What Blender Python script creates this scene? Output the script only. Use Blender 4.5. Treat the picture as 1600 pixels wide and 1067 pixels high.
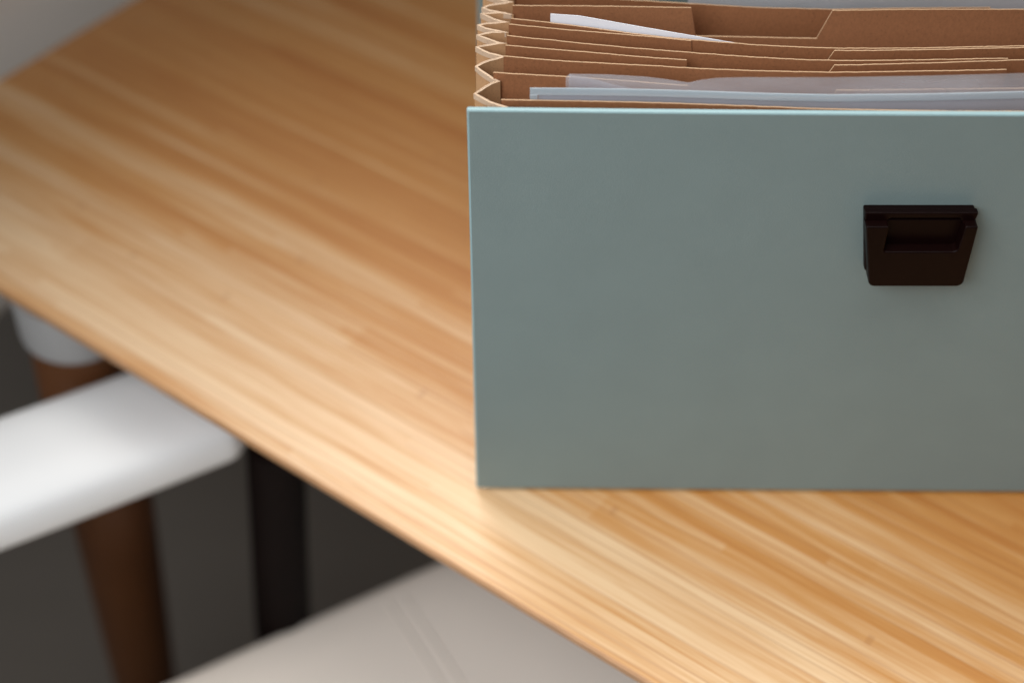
import bpy, bmesh, math, random
from mathutils import Vector, noise
random.seed(7)
for o in list(bpy.data.objects): bpy.data.objects.remove(o)
S = bpy.context.scene
COL = S.collection
R = math.radians

# ------------------------------------------------------------------ camera
FLOOR = 0.0
TT = 0.74                       # table top height
EYE = Vector((0, 0, 1.35))
FPX, PITCH = 2400.0, R(44.7)
cd = bpy.data.cameras.new('camera'); cam = bpy.data.objects.new('camera', cd); COL.objects.link(cam)
cam.location = EYE; cam.rotation_euler = (R(90) - PITCH, 0, 0)
cd.lens = 54.0; cd.sensor_width = 36.0; cd.clip_start = 0.02; cd.clip_end = 100
cd.dof.use_dof = True; cd.dof.focus_distance = 0.655; cd.dof.aperture_fstop = 3.4; cd.dof.aperture_blades = 0
S.camera = cam
S.render.resolution_x, S.render.resolution_y = 1024, 682

# ------------------------------------------------------------------ light
w = bpy.data.worlds.new('World'); S.world = w; w.use_nodes = True
bg = w.node_tree.nodes['Background']; bg.inputs['Color'].default_value = (0.95, 0.97, 1.0, 1); bg.inputs['Strength'].default_value = 0.15

def area(name, loc, target, sx, sy, power, col, spread=180):
    l = bpy.data.lights.new(name, 'AREA'); l.shape = 'RECTANGLE'; l.size = sx; l.size_y = sy
    l.energy = power; l.color = col; l.spread = R(spread)
    o = bpy.data.objects.new(name, l); COL.objects.link(o); o.location = loc
    o.rotation_euler = (Vector(target) - Vector(loc)).to_track_quat('-Z', 'Y').to_euler()
    return o
area('camera_side_key', (-0.42, -0.15, 1.47), (0.05, 0.26, TT), .75, .75, 3.9, (0.96, 0.98, 1.0), 100)  # unseen key light, set close beside the camera for its falloff
area('sheen_light', (-0.35, 1.15, 2.3), (0.14, 0.18, TT), .85, .65, 1.8, (1.0, 0.97, 0.93), 44)  # added lamp, aimed to put sheen on the near tabletop; no known fixture
area('front_fill_light', (0.05, 0.25, 1.95), (0.14, 0.2, TT), .6, .6, 1.6, (1.0, 0.97, 0.92), 66)  # added unseen fill above the table front, brightens the foreground wood

S.view_settings.view_transform = 'Standard'; S.view_settings.look = 'None'
S.view_settings.exposure = 0; S.view_settings.gamma = 1
S.render.engine = 'CYCLES'
S.cycles.max_bounces = 8; S.cycles.transparent_max_bounces = 16

# ------------------------------------------------------------------ helpers
def at(px, py, z):
    """point of the place at height z that the photograph shows at pixel px, py"""
    X, Y = (px - 800) / FPX, (py - 533.5) / FPX
    d = Vector((X, math.cos(PITCH) - Y * math.sin(PITCH), -math.sin(PITCH) - Y * math.cos(PITCH)))
    k = (z - EYE.z) / d.z
    return EYE + d * k

def row_z(py, y):
    Y = (py - 533.5) / FPX
    return EYE.z + y * (-math.sin(PITCH) - Y * math.cos(PITCH)) / (math.cos(PITCH) - Y * math.sin(PITCH))
def col_px(x, y, z):
    return 800 + FPX * x / (y * math.cos(PITCH) + (EYE.z - z) * math.sin(PITCH))

def tag(o, label=None, cat=None, group=None, kind=None):
    if label: o['label'] = label
    if cat: o['category'] = cat
    if group: o['group'] = group
    if kind: o['kind'] = kind
    return o
def empty(name, loc, label, cat, rz=0, group=None):
    o = bpy.data.objects.new(name, None); COL.objects.link(o); o.empty_display_size = .05
    o.location = loc; o.rotation_euler = (0, 0, rz)
    return tag(o, label, cat, group)
def link(name, me, mats, parent=None, smooth=False):
    o = bpy.data.objects.new(name, me); COL.objects.link(o)
    for m in (mats if isinstance(mats, (list, tuple)) else [mats]): me.materials.append(m)
    if parent: o.parent = parent
    if smooth:
        for p in me.polygons: p.use_smooth = True
    return o
def mesh(name, vs, fs, mats, parent=None, smooth=False, fm=None, world=True):
    """vertices in world coordinates are brought into the parent's frame"""
    if parent is not None and world:
        q = parent
        while q.parent: q = q.parent
        inv = (Vector(q.location), q.rotation_euler.z)
        c, s = math.cos(-inv[1]), math.sin(-inv[1])
        out = []
        for v in vs:
            d = Vector(v) - inv[0]
            out.append((c * d.x - s * d.y, s * d.x + c * d.y, d.z))
        vs = out
    me = bpy.data.meshes.new(name); me.from_pydata([tuple(v) for v in vs], [], fs); me.update()
    bm = bmesh.new(); bm.from_mesh(me); bmesh.ops.recalc_face_normals(bm, faces=bm.faces); bm.to_mesh(me); bm.free()
    o = link(name, me, mats, parent, smooth)
    if fm:
        for p, i in zip(me.polygons, fm): p.material_index = i
    return o
def bevel(o, wd, seg=3, ang=35):
    m = o.modifiers.new('bevel', 'BEVEL'); m.width = wd; m.segments = seg; m.limit_method = 'ANGLE'; m.angle_limit = R(ang)
    for p in o.data.polygons: p.use_smooth = True
    n = o.modifiers.new('wn', 'WEIGHTED_NORMAL'); n.keep_sharp = True
    return o
def ribbon(path, zb, zt, th):
    """upright sheet: plan path [(x,y)], bottom heights, top heights, thickness -> verts, faces, ids (0 side, 1 top edge, 2 end)"""
    n = len(path); vs = []; fs = []; ids = []
    for i, (x, y) in enumerate(path):
        a = Vector(path[max(i - 1, 0)]); b = Vector(path[min(i + 1, n - 1)])
        t = (b - a).normalized(); nn = Vector((-t.y, t.x)) * th / 2
        if 0 < i < n - 1:                                  # mitre
            t1 = (Vector(path[i]) - a).normalized(); m = abs(t.dot(t1)); nn = nn / max(m, .45)
        for sgn in (-1, 1):
            vs.append((x + sgn * nn.x, y + sgn * nn.y, zb[i])); vs.append((x + sgn * nn.x, y + sgn * nn.y, zt[i]))
    for i in range(n - 1):
        a, b = 4 * i, 4 * i + 4
        fs += [(a, b, b + 1, a + 1), (a + 2, a + 3, b + 3, b + 2), (a + 1, b + 1, b + 3, a + 3), (a, a + 2, b + 2, b)]
        ids += [0, 0, 1, 0]
    e = 4 * (n - 1)
    fs += [(0, 1, 3, 2), (e, e + 2, e + 3, e + 1)]; ids += [1, 1]
    return vs, fs, ids
def interp(pts, x):
    if x <= pts[0][0]: 
        a, b = pts[0], pts[1]
    elif x >= pts[-1][0]:
        a, b = pts[-2], pts[-1]
    else:
        for a, b in zip(pts, pts[1:]):
            if a[0] <= x <= b[0]: break
    if b[0] == a[0]: return b[1]
    return a[1] + (b[1] - a[1]) * (x - a[0]) / (b[0] - a[0])

# ------------------------------------------------------------------ materials
class NT:
    def __init__(s, name):
        s.m = bpy.data.materials.new(name); s.m.use_nodes = True; s.t = s.m.node_tree; s.b = s.t.nodes['Principled BSDF']
    def n(s, ty, **kw):
        nd = s.t.nodes.new(ty)
        for k, v in kw.items():
            if k in ('op', 'operation'): nd.operation = v
            elif hasattr(nd, k) and k not in nd.inputs: setattr(nd, k, v)
            else: nd.inputs[k].default_value = v
        return nd
    def l(s, a, b): s.t.links.new(a, b)
    def math(s, op, a, b=None, c=None):
        nd = s.t.nodes.new('ShaderNodeMath'); nd.operation = op
        for i, v in enumerate((a, b, c)):
            if v is None: continue
            if isinstance(v, (int, float)): nd.inputs[i].default_value = v
            else: s.l(v, nd.inputs[i])
        return nd.outputs[0]
    def mix(s, f, a, b, ty='MIX'):
        nd = s.t.nodes.new('ShaderNodeMix'); nd.data_type = 'RGBA'; nd.blend_type = ty
        for i, v in ((0, f), (6, a), (7, b)):
            if isinstance(v, (int, float)): nd.inputs[i].default_value = v
            elif isinstance(v, tuple): nd.inputs[i].default_value = (*v, 1) if len(v) == 3 else v
            else: s.l(v, nd.inputs[i])
        return nd.outputs[2]
    def noise(s, vec, scale, detail=3, rough=.5, dims='3D'):
        nd = s.t.nodes.new('ShaderNodeTexNoise'); nd.noise_dimensions = dims
        nd.inputs['Scale'].default_value = scale; nd.inputs['Detail'].default_value = detail; nd.inputs['Roughness'].default_value = rough
        if vec is not None: s.l(vec, nd.inputs['Vector'])
        return nd.outputs['Fac']
    def obj(s): return s.t.nodes.new('ShaderNodeTexCoord').outputs['Object']
    def vmul(s, v, k):
        nd = s.t.nodes.new('ShaderNodeVectorMath'); nd.operation = 'MULTIPLY'; s.l(v, nd.inputs[0]); nd.inputs[1].default_value = k
        return nd.outputs[0]
    def ramp(s, f, stops):
        nd = s.t.nodes.new('ShaderNodeValToRGB'); s.l(f, nd.inputs[0]); e = nd.color_ramp.elements
        while len(e) < len(stops): e.new(.5)
        for q, (p, c) in zip(e, stops): q.position = p; q.color = (*c, 1) if len(c) == 3 else c
        return nd.outputs[0]
    def bump(s, h, st, dist):
        nd = s.t.nodes.new('ShaderNodeBump'); nd.inputs['Strength'].default_value = st; nd.inputs['Distance'].default_value = dist
        s.l(h, nd.inputs['Height']); s.l(nd.outputs[0], s.b.inputs['Normal'])
    def set(s, **kw):
        for k, v in kw.items():
            k = k.replace('_', ' ')
            if isinstance(v, (int, float)): s.b.inputs[k].default_value = v
            elif isinstance(v, tuple): s.b.inputs[k].default_value = (*v, 1)
            else: s.l(v, s.b.inputs[k])

def mat_simple(name, col, rough=.6, var=.15, scale=20, bump=0, bscale=400, spec=.5, bdist=.0005):
    g = NT(name); v = g.obj(); f = g.noise(v, scale, 4)
    c = g.mix(f, tuple(x * (1 - var) for x in col), tuple(min(1, x * (1 + var)) for x in col))
    g.set(Base_Color=c, Roughness=rough, Specular_IOR_Level=spec)
    if bump: g.bump(g.noise(v, bscale, 4, .6), bump, bdist)
    return g.m

def mat_bamboo(name, edge=False):
    g = NT(name); v = g.obj()
    sep = g.t.nodes.new('ShaderNodeSeparateXYZ'); g.l(v, sep.inputs[0]); x, y = sep.outputs[0], sep.outputs[1]
    # gentle waviness of the laminated strips
    wob = g.noise(g.vmul(v, (1.6, 9, 1)), 1.0, 2)
    yy = g.math('ADD', y, g.math('MULTIPLY', wob, .006))
    def strips(wd, ln, off):
        idf = g.math('FLOOR', g.math('DIVIDE', yy, wd))
        w1 = g.t.nodes.new('ShaderNodeTexWhiteNoise'); w1.noise_dimensions = '1D'
        g.l(g.math('ADD', idf, off), w1.inputs['W'])
        seg = g.math('FLOOR', g.math('ADD', g.math('DIVIDE', x, ln), g.math('MULTIPLY', w1.outputs[0], 7.3)))
        w2 = g.t.nodes.new('ShaderNodeTexWhiteNoise'); w2.noise_dimensions = '2D'
        cv = g.t.nodes.new('ShaderNodeCombineXYZ'); g.l(idf, cv.inputs[0]); g.l(seg, cv.inputs[1]); g.l(cv.outputs[0], w2.inputs['Vector'])
        return idf, w1.outputs[0], w2.outputs[0]
    id1, r1, t1 = strips(.0062, .55, 3.1)
    id2, r2, t2 = strips(.0215, .9, 11.7)
    broad = g.noise(g.vmul(v, (1.5, 38, 1)), 1.0, 3, .5)
    mid = g.noise(g.vmul(v, (5, 130, 1)), 1.0, 3, .6)
    fine = g.noise(g.vmul(v, (16, 900, 1)), 1.0, 3, .6)
    tone = g.math('ADD', g.math('MULTIPLY', t1, .10), g.math('MULTIPLY', t2, .05))
    tone = g.math('ADD', tone, g.math('ADD', .165, g.math('MULTIPLY', broad, .28)))
    tone = g.math('ADD', tone, g.math('ADD', .07, g.math('MULTIPLY', mid, .20)))
    tone = g.math('ADD', tone, g.math('MULTIPLY', fine, .34))
    bd = g.t.nodes.new('ShaderNodeTexWhiteNoise'); bd.noise_dimensions = '1D'; g.l(g.math('FLOOR', g.math('DIVIDE', yy, .062)), bd.inputs['W'])
    tone = g.math('ADD', tone, g.math('MULTIPLY', g.math('SUBTRACT', bd.outputs[0], .5), .04))
    # paler towards the near edge: foreground light painted into the wood colour
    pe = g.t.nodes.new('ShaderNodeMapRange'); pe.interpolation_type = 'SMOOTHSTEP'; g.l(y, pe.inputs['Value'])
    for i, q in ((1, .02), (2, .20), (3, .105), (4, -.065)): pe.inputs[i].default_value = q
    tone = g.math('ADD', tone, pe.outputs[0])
    col = g.ramp(tone, [(.40, (.29, .078, .006)), (.56, (.39, .136, .018)), (.71, (.49, .225, .056)), (.88, (.68, .47, .27))])
    # growth nodes: short darker marks across single strips
    ph = g.math('FRACT', g.math('ADD', g.math('DIVIDE', x, .27), g.math('MULTIPLY', r1, 13.7)))
    d = g.math('ABSOLUTE', g.math('SUBTRACT', ph, .5))
    node = g.math('MULTIPLY', g.math('LESS_THAN', d, .006), g.math('GREATER_THAN', r1, .90))
    col = g.mix(g.math('MULTIPLY', node, .25), col, (.26, .085, .02))
    # thin dark lines between some strips
    fr = g.math('FRACT', g.math('DIVIDE', yy, .0062))
    ln = g.math('MULTIPLY', g.math('LESS_THAN', fr, .13), g.math('GREATER_THAN', t1, .55))
    col = g.mix(g.math('MULTIPLY', ln, .42), col, (.30, .10, .022))
    g.set(Base_Color=col, Roughness=g.math('ADD', .36, g.math('MULTIPLY', mid, .12)), Specular_IOR_Level=.5, Coat_Weight=.65, Coat_Roughness=.38, Coat_IOR=1.7)
    g.bump(g.math('ADD', fine, g.math('MULTIPLY', mid, .8)), .12, .0004)
    return g.m

def mat_kraft(name, col, dark=.75, tr=0):
    g = NT(name); v = g.obj()
    f = g.noise(g.vmul(v, (1, 1, .6)), 900, 4, .65); b = g.noise(v, 14, 3)
    c = g.mix(f, tuple(x * dark for x in col), tuple(min(1, x * 1.18) for x in col))
    c = g.mix(g.math('MULTIPLY', b, .35), c, tuple(x * .8 for x in col))
    sp = g.math('GREATER_THAN', g.noise(v, 1100, 2), .64)
    c = g.mix(g.math('MULTIPLY', sp, .35), c, tuple(x * .45 for x in col))
    g.set(Base_Color=c, Roughness=.75, Specular_IOR_Level=.3)
    g.bump(f, .25, .0003)
    return g.m

def mat_plastic_film(name, clear, col, rough=.25):
    g = NT(name); v = g.obj()
    out = g.t.nodes['Material Output']
    tr = g.n('ShaderNodeBsdfTransparent'); tr.inputs[0].default_value = (.96, .97, 1, 1)
    df = g.n('ShaderNodeBsdfDiffuse'); df.inputs[0].default_value = (*col, 1)
    tl = g.n('ShaderNodeBsdfTranslucent'); tl.inputs[0].default_value = (*col, 1)
    gl = g.n('ShaderNodeBsdfGlossy'); gl.inputs['Roughness'].default_value = rough; gl.inputs[0].default_value = (.9, .92, 1, 1)
    a = g.n('ShaderNodeMixShader'); a.inputs[0].default_value = .5; g.l(df.outputs[0], a.inputs[1]); g.l(tl.outputs[0], a.inputs[2])
    b = g.n('ShaderNodeMixShader'); b.inputs[0].default_value = .22; g.l(a.outputs[0], b.inputs[1]); g.l(gl.outputs[0], b.inputs[2])
    f = g.noise(g.vmul(v, (14, 14, 60)), 1, 3)
    fac = g.math('ADD', clear - .30, g.math('MULTIPLY', f, .60)); fac = g.math('SUBTRACT', 1.0, fac)
    c = g.n('ShaderNodeMixShader'); g.l(fac, c.inputs[0]); g.l(tr.outputs[0], c.inputs[1]); g.l(b.outputs[0], c.inputs[2])
    g.l(c.outputs[0], out.inputs['Surface'])
    bp = g.n('ShaderNodeBump'); bp.inputs['Strength'].default_value = .5; bp.inputs['Distance'].default_value = .003
    g.l(g.noise(g.vmul(v, (20, 20, 50)), 1, 2), bp.inputs['Height'])
    g.l(bp.outputs[0], gl.inputs['Normal'])
    return g.m

M = {}
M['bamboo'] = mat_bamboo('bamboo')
M['bamboo_edge'] = mat_simple('bamboo_edge', (.38, .20, .09), .5, .25, 60)
M['cover'] = mat_simple('teal_cover', (.182, .238, .236), .6, .05, 45, .28, 1300, .4, .0004)
M['cover_lit_edge'] = mat_simple('teal_cover_lit_edge', (.27, .40, .42), .5, .06, 200)  # same card as the cover; light on its edges painted in as paler colour
M['kraft'] = mat_kraft('kraft_card', (.31, .128, .054), .6)
M['kraft_edge'] = mat_kraft('kraft_cut_edge', (.46, .30, .18), .85)
M['gusset'] = mat_kraft('gusset_paper', (.52, .30, .15), .85)
M['hem'] = mat_kraft('gusset_hem', (.60, .44, .31), .8)
M['paper'] = mat_simple('white_paper', (.80, .82, .88), .7, .03, 40)
M['inner_paper'] = mat_simple('inner_paper', (.72, .72, .74), .7, .08, 9)
M['film'] = mat_plastic_film('clear_film', .72, (.80, .79, .80))
M['film_hem'] = mat_plastic_film('film_hem', .22, (.74, .82, .86))
M['film_dull'] = mat_plastic_film('dull_film', .52, (.72, .72, .74))
M['clasp'] = mat_simple('dark_plastic', (.0046, .0010, .0008), .42, .2, 80, .1, 500, spec=.10)
M['white_leather'] = mat_simple('white_leather', (.80, .81, .815), .5, .03, 12, .12, 500)
M['seat_leather'] = mat_simple('beige_leather', (.90, .81, .72), .5, .05, 10, .15, 400)
M['piping'] = mat_simple('seat_piping', (.76, .68, .60), .55, .05, 30)
M['post'] = mat_simple('dark_wood', (.004, .0012, .0008), .7, .3, 30, spec=.1)
M['leg'] = mat_simple('brown_wood', (.125, .045, .014), .5, .3, 12)
M['socket'] = mat_simple('white_metal', (.36, .355, .35), .4, .04, 20)
M['frame'] = mat_simple('dark_metal', (.03, .03, .03), .5, .1)
M['bench'] = mat_simple('bench_fabric', (.88, .82, .75), .85, .05, 8, .2, 600)

# ------------------------------------------------------------------ floor
g = NT('floor_boards'); v = g.obj()
f = g.noise(g.vmul(v, (1.2, 12, 1)), 1.0, 4); g.set(Base_Color=g.mix(f, (.20, .172, .142), (.245, .212, .178)), Roughness=.55)
fl = mesh('floor', [(-6, -6, 0), (6, -6, 0), (6, 6, 0), (-6, 6, 0)], [(0, 1, 2, 3)], g.m)
tag(fl, kind='structure')

# ------------------------------------------------------------------ table
e0, e1 = at(0, 452, TT), at(1015, 1067, TT)
u = (e1 - e0).normalized(); vv = Vector((-u.y, u.x, 0))
l0, l1 = at(0, 124, TT), at(208, 0, TT)
ld = (l1 - l0).normalized()
# corner = near edge meets left edge
den = u.x * ld.y - u.y * ld.x
tpar = ((l0.x - e0.x) * ld.y - (l0.y - e0.y) * ld.x) / den
C0 = e0 + u * tpar
rz = math.atan2(u.y, u.x)
print('corner', C0, 'angle u', math.degrees(rz), 'left', math.degrees(math.atan2(ld.y, ld.x)))
tb = empty('table', (C0.x, C0.y, 0), 'bamboo topped table running diagonally under the teal file', 'table', rz)
L, W = 1.6, .90
lv = Vector((ld.x * u.x + ld.y * u.y, ld.x * vv.x + ld.y * vv.y))   # left edge direction in table frame
sk = lv.x / lv.y
def top_ring(z, ins):
    return [(ins + sk * ins, ins, z), (L - ins, ins, z), (L - ins, W - ins, z), (ins + sk * (W - ins), W - ins, z)]
vs = top_ring(TT - .0012, 0) + top_ring(TT, .0012) + top_ring(TT - .0048, 0) + top_ring(TT - .018, .014)
fs = [(4, 5, 6, 7), (12, 15, 14, 13)]; fm = [0, 1]
for k in range(4):
    j = (k + 1) % 4
    fs += [(k, j, 4 + j, 4 + k), (8 + k, 8 + j, j, k), (12 + k, 12 + j, 8 + j, 8 + k)]; fm += [1, 1, 1]
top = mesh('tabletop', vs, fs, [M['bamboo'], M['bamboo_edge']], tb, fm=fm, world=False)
# rails under the top
def box(name, x0, x1, y0, y1, z0, z1, m, parent, bv=.002, world=False):
    vs = [(x, y, z) for z in (z0, z1) for x, y in ((x0, y0), (x1, y0), (x1, y1), (x0, y1))]
    o = mesh(name, vs, [(0, 3, 2, 1), (4, 5, 6, 7), (0, 1, 5, 4), (1, 2, 6, 5), (2, 3, 7, 6), (3, 0, 4, 7)], m, parent, world=world)
    if bv: bevel(o, bv, 2)
    return o
for y in (.10, W - .13): box('rail', .20, L - .2, y, y + .025, TT - .055, TT - .019, M['frame'], tb)
def lathe(name, p0, p1, prof, m, parent, n=40, world=True):
    """prof: (fraction along p0-p1, radius)"""
    p0, p1 = Vector(p0), Vector(p1); ax = p1 - p0; d = ax.normalized(); a = d.orthogonal().normalized(); b = d.cross(a)
    vs = []; fs = []
    for t, r in prof:
        for k in range(n):
            q = 2 * math.pi * k / n; vs.append(p0 + ax * t + (a * math.cos(q) + b * math.sin(q)) * r)
    for i in range(len(prof) - 1):
        for k in range(n):
            j = (k + 1) % n; fs.append((i * n + k, i * n + j, (i + 1) * n + j, (i + 1) * n + k))
    fs.append(tuple(range(n))); fs.append(tuple((len(prof) - 1) * n + k for k in range(n)))
    o = mesh(name, vs, fs, m, parent, True, world=world)
    bevel(o, .0006, 1)
    return o
# near-left leg stands where the photo shows it, the others mirror it (table frame)
pt = at(140, 560, .655); pt = Vector((pt.x, pt.y, 0)) - C0; lx, ly = pt.dot(u), pt.dot(vv)
print('leg local', lx, ly)
for (x, y, sx, sy) in ((lx, ly, -1, -1), (L - lx, ly, 1, -1), (lx, W - ly, -1, 1), (L - lx, W - ly, 1, 1)):
    lg = lathe('leg', (x, y, TT - .02), (x + sx * .040, y + sy * .022, 0.004), [(0, .0305), (.15, .031), (.5, .026), (.985, .017), (1, .0155)], M['leg'], tb, world=False)
    lathe('socket', (x, y, TT - .0185), (x + sx * .004, y, TT - .058), [(0, .0355), (.9, .0345), (.97, .034), (1, .032)], M['socket'], lg, world=False)

# ------------------------------------------------------------------ expanding file
FH = .2383
x0w, x1w = -.0184, .3745
yF = lambda x: .5075 - .009 * (x + .018)
fo = empty('expanding_file', ((x0w + x1w) / 2, .60, TT + .001), 'teal card expanding file standing open with kraft paper pockets', 'expanding file')
FT = .0027
def cover(name, yf, h, bow, parent, lean=0):
    nx, nz = 40, 12; vs = []; fs = []; fm = []
    rr = .0016
    def pt(i, k, side):
        s, t = i / nx, k / nz
        x = x0w + (x1w - x0w) * s; z = TT + .0020 + (h - .0008) * t
        y = yf(x) - bow * math.sin(math.pi * min(1, s * 1.1)) * t ** 2 + lean * t
        return (x, y + side * FT, z)
    for side in (0, 1):
        for i in range(nx + 1):
            for k in range(nz + 1): vs.append(pt(i, k, side))
    N = (nx + 1) * (nz + 1); idx = lambda i, k, s: s * N + i * (nz + 1) + k
    for i in range(nx):
        for k in range(nz):
            fs += [(idx(i, k, 0), idx(i + 1, k, 0), idx(i + 1, k + 1, 0), idx(i, k + 1, 0)), (idx(i, k, 1), idx(i, k + 1, 1), idx(i + 1, k + 1, 1), idx(i + 1, k, 1))]; fm += [0, 0]
        for k in (0, nz): fs.append((idx(i, k, 0), idx(i + 1, k, 0), idx(i + 1, k, 1), idx(i, k, 1))); fm.append(1)
    for k in range(nz):
        for i in (0, nx): fs.append((idx(i, k, 0), idx(i, k + 1, 0), idx(i, k + 1, 1), idx(i, k, 1))); fm.append(1)
    o = mesh(name, vs, fs, [M['cover'], M['cover_lit_edge']], parent, fm=fm)
    m = o.modifiers.new('bevel', 'BEVEL'); m.width = .0009; m.segments = 2; m.limit_method = 'ANGLE'; m.angle_limit = R(50); m.material = 1
    return o
cover('front_cover', yF, FH, .0012, fo)
cover('back_cover', lambda x: .712, FH, 0, fo)
# base card between the covers
vs = [(x, y, z) for z in (TT + .0008, TT + .002) for x, y in ((x0w + .004, .513), (x1w - .004, .509), (x1w - .004, .711), (x0w + .004, .711))]
mesh('base', vs, [(0, 3, 2, 1), (4, 5, 6, 7), (0, 1, 5, 4), (1, 2, 6, 5), (2, 3, 7, 6), (3, 0, 4, 7)], M['kraft'], fo)

# gusset: one folded sheet; outer and inner fold points read at its top height
GZ = TT + .2355
zz = [(744, 183), (792, 168), (743, 147), (780, 127), (745, 104), (788, 89), (746, 74.5), (790.5, 68.5), (747.5, 55), (792.5, 51), (748.5, 40), (794.5, 35.5), (753.5, 22), (800, 22.5), (755.5, 12.5), (800.5, 4), (756, -10)]
path = [at(a, b, GZ).xy for a, b in zz]
path[0].x = -.014; path[0].y = yF(0) + FT + .0005
k = 0
while path[-1].y < .700:
    k += 1
    path.append(Vector((.0005 if k % 2 else -.0105, path[-1].y + .0062 + .001 * math.sin(k * 2.3))))
def gusset(path, mir):
    # finely split walls with a slight bulge
    pp = []
    for a, b in zip(path, path[1:]):
        d = b - a; n = Vector((-d.y, d.x)).normalized()
        for q in range(4):
            t = q / 4; pp.append(a + d * t + n * .0006 * math.sin(math.pi * t))
    pp.append(path[-1])
    if mir: pp = [Vector((x0w + x1w - p.x, p.y)) for p in pp]
    vs, fs, ids = ribbon([tuple(p) for p in pp], [TT + .003] * len(pp), [GZ + .0002 * math.sin(i * 1.9) for i in range(len(pp))], .0006)
    gs = mesh('gusset', vs, fs, [M['gusset'], M['hem']], fo, fm=[min(i, 1) for i in ids])
    # folded hem along the top, proud of the paper
    oo = []
    for i, p in enumerate(pp):
        a, b = pp[max(i - 1, 0)], pp[min(i + 1, len(pp) - 1)]; t = (b - a).normalized(); n = Vector((-t.y, t.x)) * (-1 if mir else 1)
        oo.append(tuple(p + n * .0006))
    vs, fs, ids = ribbon(oo, [GZ - .0024] * len(pp), [GZ + .0001 + .0002 * math.sin(i * 1.9) for i in range(len(pp))], .0004)
    mesh('hem', vs, fs, M['hem'], gs)
gusset(path, False); gusset(path, True)

# dividers: (top line at tab height, height, notches as px ranges where the tab is cut away, px where it ends)
XE = x1w - .020
def divider(line, h, cuts, drop=.0145, zb=TT + .004, th=.0007, xs=None, seed=0, name='divider', mats=None, parent=fo, jag=.00015, off=0, label=None):
    z = TT + h
    wl = [at(a, b - off, z) for a, b in line]
    pl = [(p.x, p.y) for p in wl]
    xl = wl[0].x; xr = XE if xs is None else wl[-1].x
    cw = []
    for a0, b0, a1, b1 in cuts:          # px: start top, start bottom, end bottom, end top
        ya = interp(line, a0); yb = interp(line, a1)
        q = [at(a0, ya, z).x, at(b0, ya, z).x, at(a1, yb, z).x, at(b1, yb, z).x]
        cw.append(q)
    N = 260; X = [xl + (xr - xl) * i / N for i in range(N + 1)]
    for q in cw: X += [q[0], q[1], q[2], q[3]]
    X = sorted(set(X))
    P, ZB, ZT = [], [], []
    for x in X:
        # smoothed plan line
        y = sum(interp(pl, x + d) for d in (-.012, -.006, 0, .006, .012)) / 5 if x > xl + .014 else interp(pl, x)
        t = z + jag * noise.noise((x * 900, seed * 7.1, 0)) + jag * .8 * noise.noise((x * 170, seed * 3.1, 5))
        if off: t += row_z(interp(line, col_px(x, y, z)), y) - z
        c = 0
        for q in cw:
            if q[0] <= x <= q[3]:
                c = max(c, min(1, (x - q[0]) / max(1e-6, q[1] - q[0]), (q[3] - x) / max(1e-6, q[3] - q[2])) )
        t -= drop * c
        P.append((x, y)); ZT.append(t); ZB.append(zb)
    vs, fs, ids = ribbon(P, ZB, ZT, th)
    o = mesh(name, vs, fs, mats or [M['kraft'], M['kraft_edge']], parent, fm=ids)
    if label: o['label'] = label
    return o
NOTCH = (1080, 1091, 1283, 1301)
D = .2385
divider([(801, 9), (940, 10), (1085, 12.5), (1200, 15), (1300, 17), (1420, 15), (1600, 15)], D, [NOTCH], seed=1)                       # D1
divider([(802, -12), (900, -5), (1000, 1), (1080, 6), (1180, 12), (1300, 15), (1420, 13), (1562, 12), (1600, 12)], D, [(1563, 1566, 1800, 1820)], seed=2, off=23)  # D0
divider([(799, 29), (880, 38), (1020, 57), (1080, 62.5), (1170, 70), (1280, 75.5), (1400, 76), (1600, 72)], D, [], seed=3)                                        # D2
divider([(795, 38), (880, 46.5), (1000, 56), (1080, 64), (1180, 72.5), (1300, 80), (1420, 78.5), (1600, 74.5)], D, [(1080, 1084, 1290, 1304)], seed=4, drop=.0085)   # D3
divider([(792, 56), (880, 65), (1000, 76.5), (1100, 84), (1200, 91), (1300, 95.5), (1440, 94), (1575, 91.3), (1600, 91)], D, [(1575, 1577, 1800, 1820)], seed=5)    # D4
divider([(790, 71), (880, 78.5), (1000, 89), (1073, 94), (1180, 99), (1300, 102.5), (1440, 99), (1600, 93.7)], D, [(1073, 1075, 1292, 1304)], seed=6, drop=.007)     # D5
divider([(787, 88), (880, 96), (1020, 103), (1100, 108), (1200, 111.5), (1300, 113.5), (1440, 111.5), (1573, 109), (1600, 108.5)], D, [(1573, 1575, 1800, 1820)], seed=7)  # D6
divider([(771, 113), (800, 115.5), (890, 120), (1000, 128), (1075, 134.5), (1180, 139), (1300, 141.5), (1440, 140), (1600, 138)], D, [(1075, 1078, 1292, 1307)], seed=8)    # D7
divider([(783, 156), (900, 158), (1020, 160.5), (1150, 165), (1300, 171), (1500, 174), (1600, 174)], D - .0012, [], seed=9)                                           # D8

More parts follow.
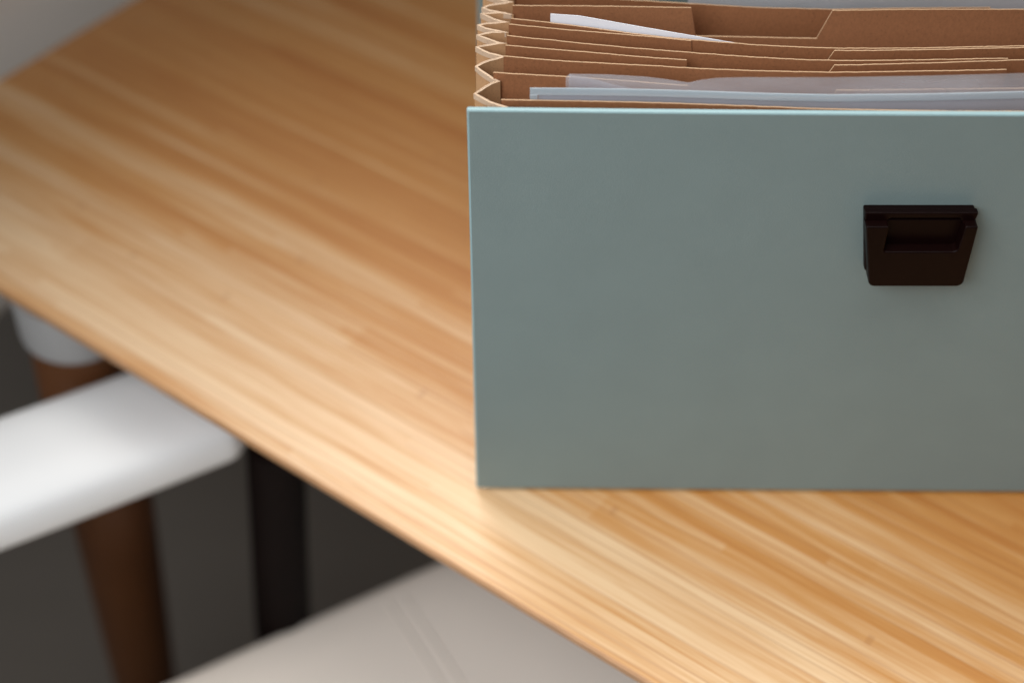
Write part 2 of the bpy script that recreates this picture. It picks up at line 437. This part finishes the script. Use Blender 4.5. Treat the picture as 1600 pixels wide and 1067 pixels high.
# clasp on the front cover
cx = at(1436, 385, TT + .165); 
zc = TT + .165
s_ = lambda px: px
cl = None
def prism(name, outline, y0, y1, m, parent, bv=.0012, seg=3):
    """outline in (x,z) going round; extruded from y0 to y1 (towards the viewer)"""
    n = len(outline); vs = [(x, y0, z) for x, z in outline] + [(x, y1, z) for x, z in outline]
    fs = [tuple(range(n)), tuple(range(2 * n - 1, n - 1, -1))] + [(i, (i + 1) % n, n + (i + 1) % n, n + i) for i in range(n)]
    o = mesh(name, vs, fs, m, parent)
    if bv: bevel(o, bv, seg, 40)
    return o
yp = yF(.17) - .0008
def pw(px, py, y):
    """x, z of a pixel on the upright plane at distance y"""
    X, Y = (px - 800) / FPX, (py - 533.5) / FPX
    d = Vector((X, math.cos(PITCH) - Y * math.sin(PITCH), -math.sin(PITCH) - Y * math.cos(PITCH)))
    k = y / d.y; p = EYE + d * k
    return (p.x, p.z)
yfr = yp - .0105
# front body outline (on the front plane) with the finger notch
A = pw(1352, 355, yfr); Bq = pw(1529, 355, yfr); Cq = pw(1504, 448, yfr); Dq = pw(1352, 448, yfr)
def arc(cx, cz, r, a0, a1, n=6): return [(cx + r * math.cos(R(a0 + (a1 - a0) * i / n)), cz + r * math.sin(R(a0 + (a1 - a0) * i / n))) for i in range(n + 1)]
zt_, zb_ = A[1], Cq[1]
xl_t, xr_t = A[0] + .0004, Bq[0]; xl_b, xr_b = Dq[0] + .001, Cq[0]
print('clasp', xl_t, xr_t, xl_b, xr_b, zt_ - TT, zb_ - TT)
nl = pw(1381, 394, yfr); nr = pw(1496, 394, yfr)
r1 = .0030
cl_root = prism('clasp', [(pw(1346, 330, yp)[0], zt_ + .0038), (xr_t - .0005, zt_ + .0038), (xr_b + .0002, zb_ + .0035), (pw(1347, 420, yp)[0], zb_ + .0035)], yp, yp - .0042, M['clasp'], fo, .0008)
body = [(xl_t, zt_)] + arc(xl_b + r1, zb_ + r1, r1, 180, 270) + arc(xr_b - r1, zb_ + r1, r1, 270, 360) + [(xr_t, zt_)]
body += [(nr[0] + .0006, zt_)] + arc(nr[0] - .002, nr[1] + .002, .002, 0, -90, 4) + arc(nl[0] + .001, nl[1] + .001, .001, 270, 180, 3) + [(nl[0], zt_)]
prism('clasp_body', body, yp - .0029, yfr, M['clasp'], cl_root, .0007)
# floor of the notch
prism('recess', [(nl[0] - .002, zt_ - .0005), (nl[0] - .002, nl[1] - .002), (nr[0] + .002, nl[1] - .002), (nr[0] + .002, zt_ - .0005)], yp - .0028, yp - .0052, M['clasp'], cl_root, .0004)
# raised lip along the top, tips reaching down at both ends
lip = [(xl_t - .0002, zt_ + .0042), (xr_t + .0002, zt_ + .0042), (xr_t - .0002, zt_ + .0005), (xr_t - .002, zt_ - .0012), (nr[0] + .001, zt_ - .0012), (nr[0] - .001, zt_ + .0012), (nl[0] + .001, zt_ + .0012), (nl[0] - .001, zt_ - .0012), (xl_t + .002, zt_ - .0012), (xl_t, zt_ + .0005)]
prism('lip', lip, yp - .0028, yp - .0062, M['clasp'], cl_root, .0006)

# ------------------------------------------------------------------ papers in the file
D2L = [(799, 29), (880, 38), (1020, 57), (1080, 62.5), (1170, 70), (1280, 75.5), (1400, 76), (1600, 72), (1760, 68)]
D7L = [(771, 113), (800, 115.5), (890, 120), (1000, 128), (1075, 134.5), (1180, 139), (1300, 141.5), (1440, 140), (1600, 138), (1760, 136)]
D0L = [(802, -12), (900, -5), (1000, 1), (1080, 6), (1180, 12), (1300, 15), (1420, 13), (1562, 12), (1760, 12)]
def sheet(name, topl, planl, off, mats, root=None, th=.00025, zbot=.02, slant=0, yoff=0, N=150):
    """topl: the sheet's top edge as seen; planl/off: where it stands, as a row line at divider height"""
    z = TT + D
    pl = [(p.x, p.y + yoff) for p in (at(a, b + off, z) for a, b in planl)]
    xa = at(topl[0][0], interp(planl, topl[0][0]) + off, z).x; xb = at(topl[-1][0], interp(planl, topl[-1][0]) + off, z).x
    P, ZB, ZT = [], [], []
    for i in range(N + 1):
        x = xa + (xb - xa) * i / N
        y = sum(interp(pl, x + d) for d in (-.01, -.005, 0, .005, .01)) / 5
        zz0 = z
        for _ in range(2): zz0 = row_z(interp(topl, col_px(x, y, zz0)), y)
        P.append((x, y)); ZT.append(zz0 + .00006 * noise.noise((x * 300, off, 2))); ZB.append(TT + zbot)
    vs, fs, ids = ribbon(P, ZB, ZT, th)
    if slant:                                          # end edge not quite upright
        for q in range(4):
            if q % 2 == 0: vs[q] = (vs[q][0] - slant, vs[q][1], vs[q][2])
    return mesh(name, vs, fs, mats, root, fm=[0] * len(fs)), P, ZT
pa, _, _ = sheet('paper_sheet', [(860, 22), (905, 25), (1000, 42), (1140, 66), (1180, 72), (1300, 83), (1700, 83)], D2L, -5, M['paper'])
tag(pa, 'white paper sheet poking up at a slant behind the front dividers', 'paper')
p2, _, _ = sheet('plastic_sleeve', [(889, 116), (950, 117), (1010, 120.5), (1045, 125), (1074, 129.5), (1080, 129), (1095, 125.5), (1120, 122.5), (1160, 121.5), (1300, 121.5), (1450, 119), (1600, 115), (1700, 113)], D7L, 6, M['film'], slant=.004)
tag(p2, 'clear plastic sleeve with a dip in its top edge, standing taller behind the whiter sleeve', 'plastic sleeve')
# folded corner of the sleeve's second layer
cr, _, _ = sheet('back_layer', [(884, 121), (889, 117), (920, 122), (960, 133), (1000, 141)], D7L, 4.5, M['film'], root=p2)
t3 = empty('plastic_sleeve', (.17, .53, TT + .012), 'milky plastic sleeve with a white welded border, nearest the teal front cover', 'plastic sleeve')
ln3 = [(828, 137.5), (900, 138), (1000, 139.5), (1100, 142.5), (1200, 146), (1300, 148), (1450, 146.5), (1600, 143), (1700, 141)]
b3, P3, Z3 = sheet('sleeve_body', ln3, ln3, 10, M['film_dull'], root=t3)
vs, fs, ids = ribbon([(x, y - .0003) for x, y in P3], [z - .0032 for z in Z3], [z + .0001 for z in Z3], .0005); mesh('top_border', vs, fs, M['film_hem'], t3)
k = next(i for i, p in enumerate(P3) if p[0] > P3[0][0] + .0030) + 1
vs, fs, ids = ribbon([(x, y - .0005) for x, y in P3[:k]], [TT + .03] * k, [z - .0031 for z in Z3[:k]], .0005); mesh('side_border', vs, fs, M['film_hem'], t3)
pz, _, _ = sheet('paper_sheet', [(842, 145), (1000, 147), (1200, 153), (1300, 155), (1600, 151), (1700, 149)], ln3, 9, M['inner_paper'])
tag(pz, 'grey white paper sheet inside the milky plastic sleeve near the front cover', 'paper')
p4, _, _ = sheet('plastic_sleeve', [(1078, -40), (1300, -34), (1600, -32), (1700, -32)], D0L, -29, M['film_dull'], slant=.004)
tag(p4, 'dull plastic sleeve in the rearmost visible pocket at the top of the photo', 'plastic sleeve')

# ------------------------------------------------------------------ chair
ang = R(29.5); F = Vector((math.cos(ang), math.sin(ang), 0)); Rt = Vector((F.y, -F.x, 0))
near = at(372, 698, .655); near.z = 0
HW = .245                                   # from arm centre line to chair centre line
armc = near - Rt * .041                      # front of left arm centre line
org = armc + Rt * HW - F * .22
ch = empty('armchair', (org.x, org.y, 0), 'white leather armchair with dark posts pushed under the table edge', 'chair', ang)
# chair frame: x forward, y left
def sweep(name, pts, sec, m, parent):
    """pts: list of (pos, tangent, scale_w, scale_h); sec: closed list of (side, up)"""
    vs, fs = [], []; n = len(sec)
    for p, t, sw, sh in pts:
        t = Vector(t).normalized(); sd = Vector((-t.y, t.x, 0)).normalized(); up = t.cross(sd) * -1
        up = Vector((0, 0, 1))
        for a, b in sec: vs.append(Vector(p) + sd * a * sw + up * b * sh)
    for i in range(len(pts) - 1):
        for k in range(n): fs.append((i * n + k, i * n + (k + 1) % n, (i + 1) * n + (k + 1) % n, (i + 1) * n + k))
    fs += [tuple(range(n)), tuple((len(pts) - 1) * n + k for k in range(n))]
    return mesh(name, vs, fs, m, parent, True, world=False)
def sup(a, b, e, n=36):
    out = []
    for k in range(n):
        q = 2 * math.pi * k / n; c, s = math.cos(q), math.sin(q)
        out.append((a * math.copysign(abs(c) ** (2 / e), c), b * math.copysign(abs(s) ** (2 / e), s)))
    return out
sec = sup(.0415, .021, 3.0)
pts = []
x_end = .215
# left arm from its rounded front end backwards, round the back, to the right arm
def cap(i): # i 0..6
    q = i / 6 * math.pi / 2; return .030 * (1 - math.sin(q)), max(.02, 1 - (1 - math.sin(q)) ** 2 * 1.0)
seq = []
for i in range(7):
    dx, sc = cap(i); seq.append(((x_end + .030 - .030 * math.sin(i / 6 * math.pi / 2) if False else x_end + dx, HW, .655), (-1, 0, 0), max(.55, sc) if i else .5, sc if i else .3))
for i in range(1, 13): seq.append(((x_end - .30 * i / 12, HW, .655 + .01 * (i / 12) ** 2), (-1, 0, 0), 1, 1))
xb = x_end - .30
for i in range(1, 30):
    q = math.pi * i / 30; seq.append(((xb - .225 * math.sin(q), HW * math.cos(q), .665 + .055 * math.sin(q)), (-math.cos(q), -math.sin(q), 0), 1 - .3 * math.sin(q), 1 + 2.0 * math.sin(q) ** 2))
for i in range(12, 0, -1): seq.append(((x_end - .30 * i / 12, -HW, .655 + .01 * (i / 12) ** 2), (1, 0, 0), 1, 1))
for i in range(6, -1, -1):
    dx, sc = cap(i); seq.append(((x_end + dx, -HW, .655), (1, 0, 0), max(.55, sc) if i else .5, sc if i else .3))
sweep('arm_and_back_rail', seq, sec, M['white_leather'], ch)
# seat cushion: its left edge from the photo
sa, sb = at(250, 1067, .455), at(700, 880, .455)
def loc(p): d = Vector((p.x, p.y, 0)) - org; return Vector((d.dot(F), -d.dot(Rt)))
la, lb = loc(sa), loc(sb); print('seat edge local', la, lb, 'arm', HW)
SL = (la.y + lb.y) / 2
def cushion(name, hx0, hx1, hy, z, th, m, parent, e=7, dome=.010, n=72):
    rings = []; cxm, hx = (hx0 + hx1) / 2, (hx1 - hx0) / 2
    out = sup(1, 1, e, n); vs = []; fs = []
    prof = [(.55, z - th), (.97, z - th + .004), (1.0, z - th + .014), (1.0, z - .020), (.992, z - .010), (.972, z - .003), (.93, z + .0015), (.80, z + dome * .55), (.6, z + dome * .8), (.35, z + dome * .95), (.1, z + dome)]
    for s, zz_ in prof:
        for a, b in out: vs.append((cxm + a * hx * s, b * hy * s, zz_))
    for i in range(len(prof) - 1):
        for k in range(n): fs.append((i * n + k, i * n + (k + 1) % n, (i + 1) * n + (k + 1) % n, (i + 1) * n + k))
    fs += [tuple(range(n)), tuple((len(prof) - 1) * n + k for k in range(n))]
    return mesh(name, vs, fs, m, parent, True, world=False)
seat = cushion('seat', -.26, .54, SL + .008, .455, .075, M['seat_leather'], ch)
# two rows of raised stitching across the front of the cushion
s0, s1 = loc(at(585, 925, .462)), loc(at(735, 1067, .462)); print('seam', s0, s1)
xs_ = (s0.x + s1.x) / 2
for dx in (-.006, .006):
    vs = []; fs = []; n = 40
    for i in range(n + 1):
        y = -SL * .93 + 2 * SL * .93 * i / n
        f_ = max(0, 1 - (abs(y) / SL) ** 4)
        x = xs_ + dx + (s0.x - s1.x) / (s0.y - s1.y) * (y - (s0.y + s1.y) / 2) * .0
        zc_ = .4545 + .0085 * f_
        for q in range(6): vs.append((x + 0.0020 * math.cos(q * math.pi / 3), y, zc_ + 0.0020 * math.sin(q * math.pi / 3)))
    for i in range(n):
        for q in range(6): fs.append((i * 6 + q, i * 6 + (q + 1) % 6, (i + 1) * 6 + (q + 1) % 6, (i + 1) * 6 + q))
    mesh('piping', vs, fs, M['piping'], seat, True, world=False)
# legs: the front ones rise to carry the arms
t0, t1 = at(435, 720, .62), at(444, 970, .44)
lp = loc(t0); l1_ = loc(t1); le = lp + (l1_ - lp) * (.617 / .18); print('post', lp, loc(t1))
for sy in (1, -1):
    lathe('leg', (lp.x, sy * lp.y, .64), (le.x, sy * le.y, .003), [(0, .0180), (.3, .0195), (1, .015)], M['post'], ch, world=False)
    lathe('leg', (-.20, sy * .235, .66), (-.25, sy * .245, .003), [(0, .0175), (.5, .0185), (1, .014)], M['post'], ch, world=False)
    box('side_rail', -.20, lp.x, sy * (SL - .018) - .009, sy * (SL - .018) + .009, .355, .379, M['post'], ch, .002)

# ------------------------------------------------------------------ settee beyond the short end of the table, back raised to shade the tabletop
ba = math.atan2(ld.y, ld.x)
sc_ = l0 - ld * .12 + Vector((-ld.y, ld.x, 0)) * .045      # start of the settee's back, just clear of the table end
bn = empty('settee', (sc_.x, sc_.y, 0), 'pale beige settee, back raised for shade, standing behind the far left end of the table', 'settee', ba)
def pad(name, x0, x1, y0, y1, z0, z1, m, r=.03):
    o = box(name, x0, x1, y0, y1, z0, z1, m, bn, 0)
    bevel(o, r, 6); return o
pad('back', 0, 1.5, 0, .10, .50, 1.22, M['bench'], .025)
pad('seat', .35, 1.5, .104, .60, .22, .44, M['bench'])
for x in (.45, 1.45):
    for y in (.06, .54): lathe('leg', (x, y, .215 if y > .3 else .503), (x, y, .003), [(0, .022), (1, .014)], M['post'], bn, world=False, n=20)
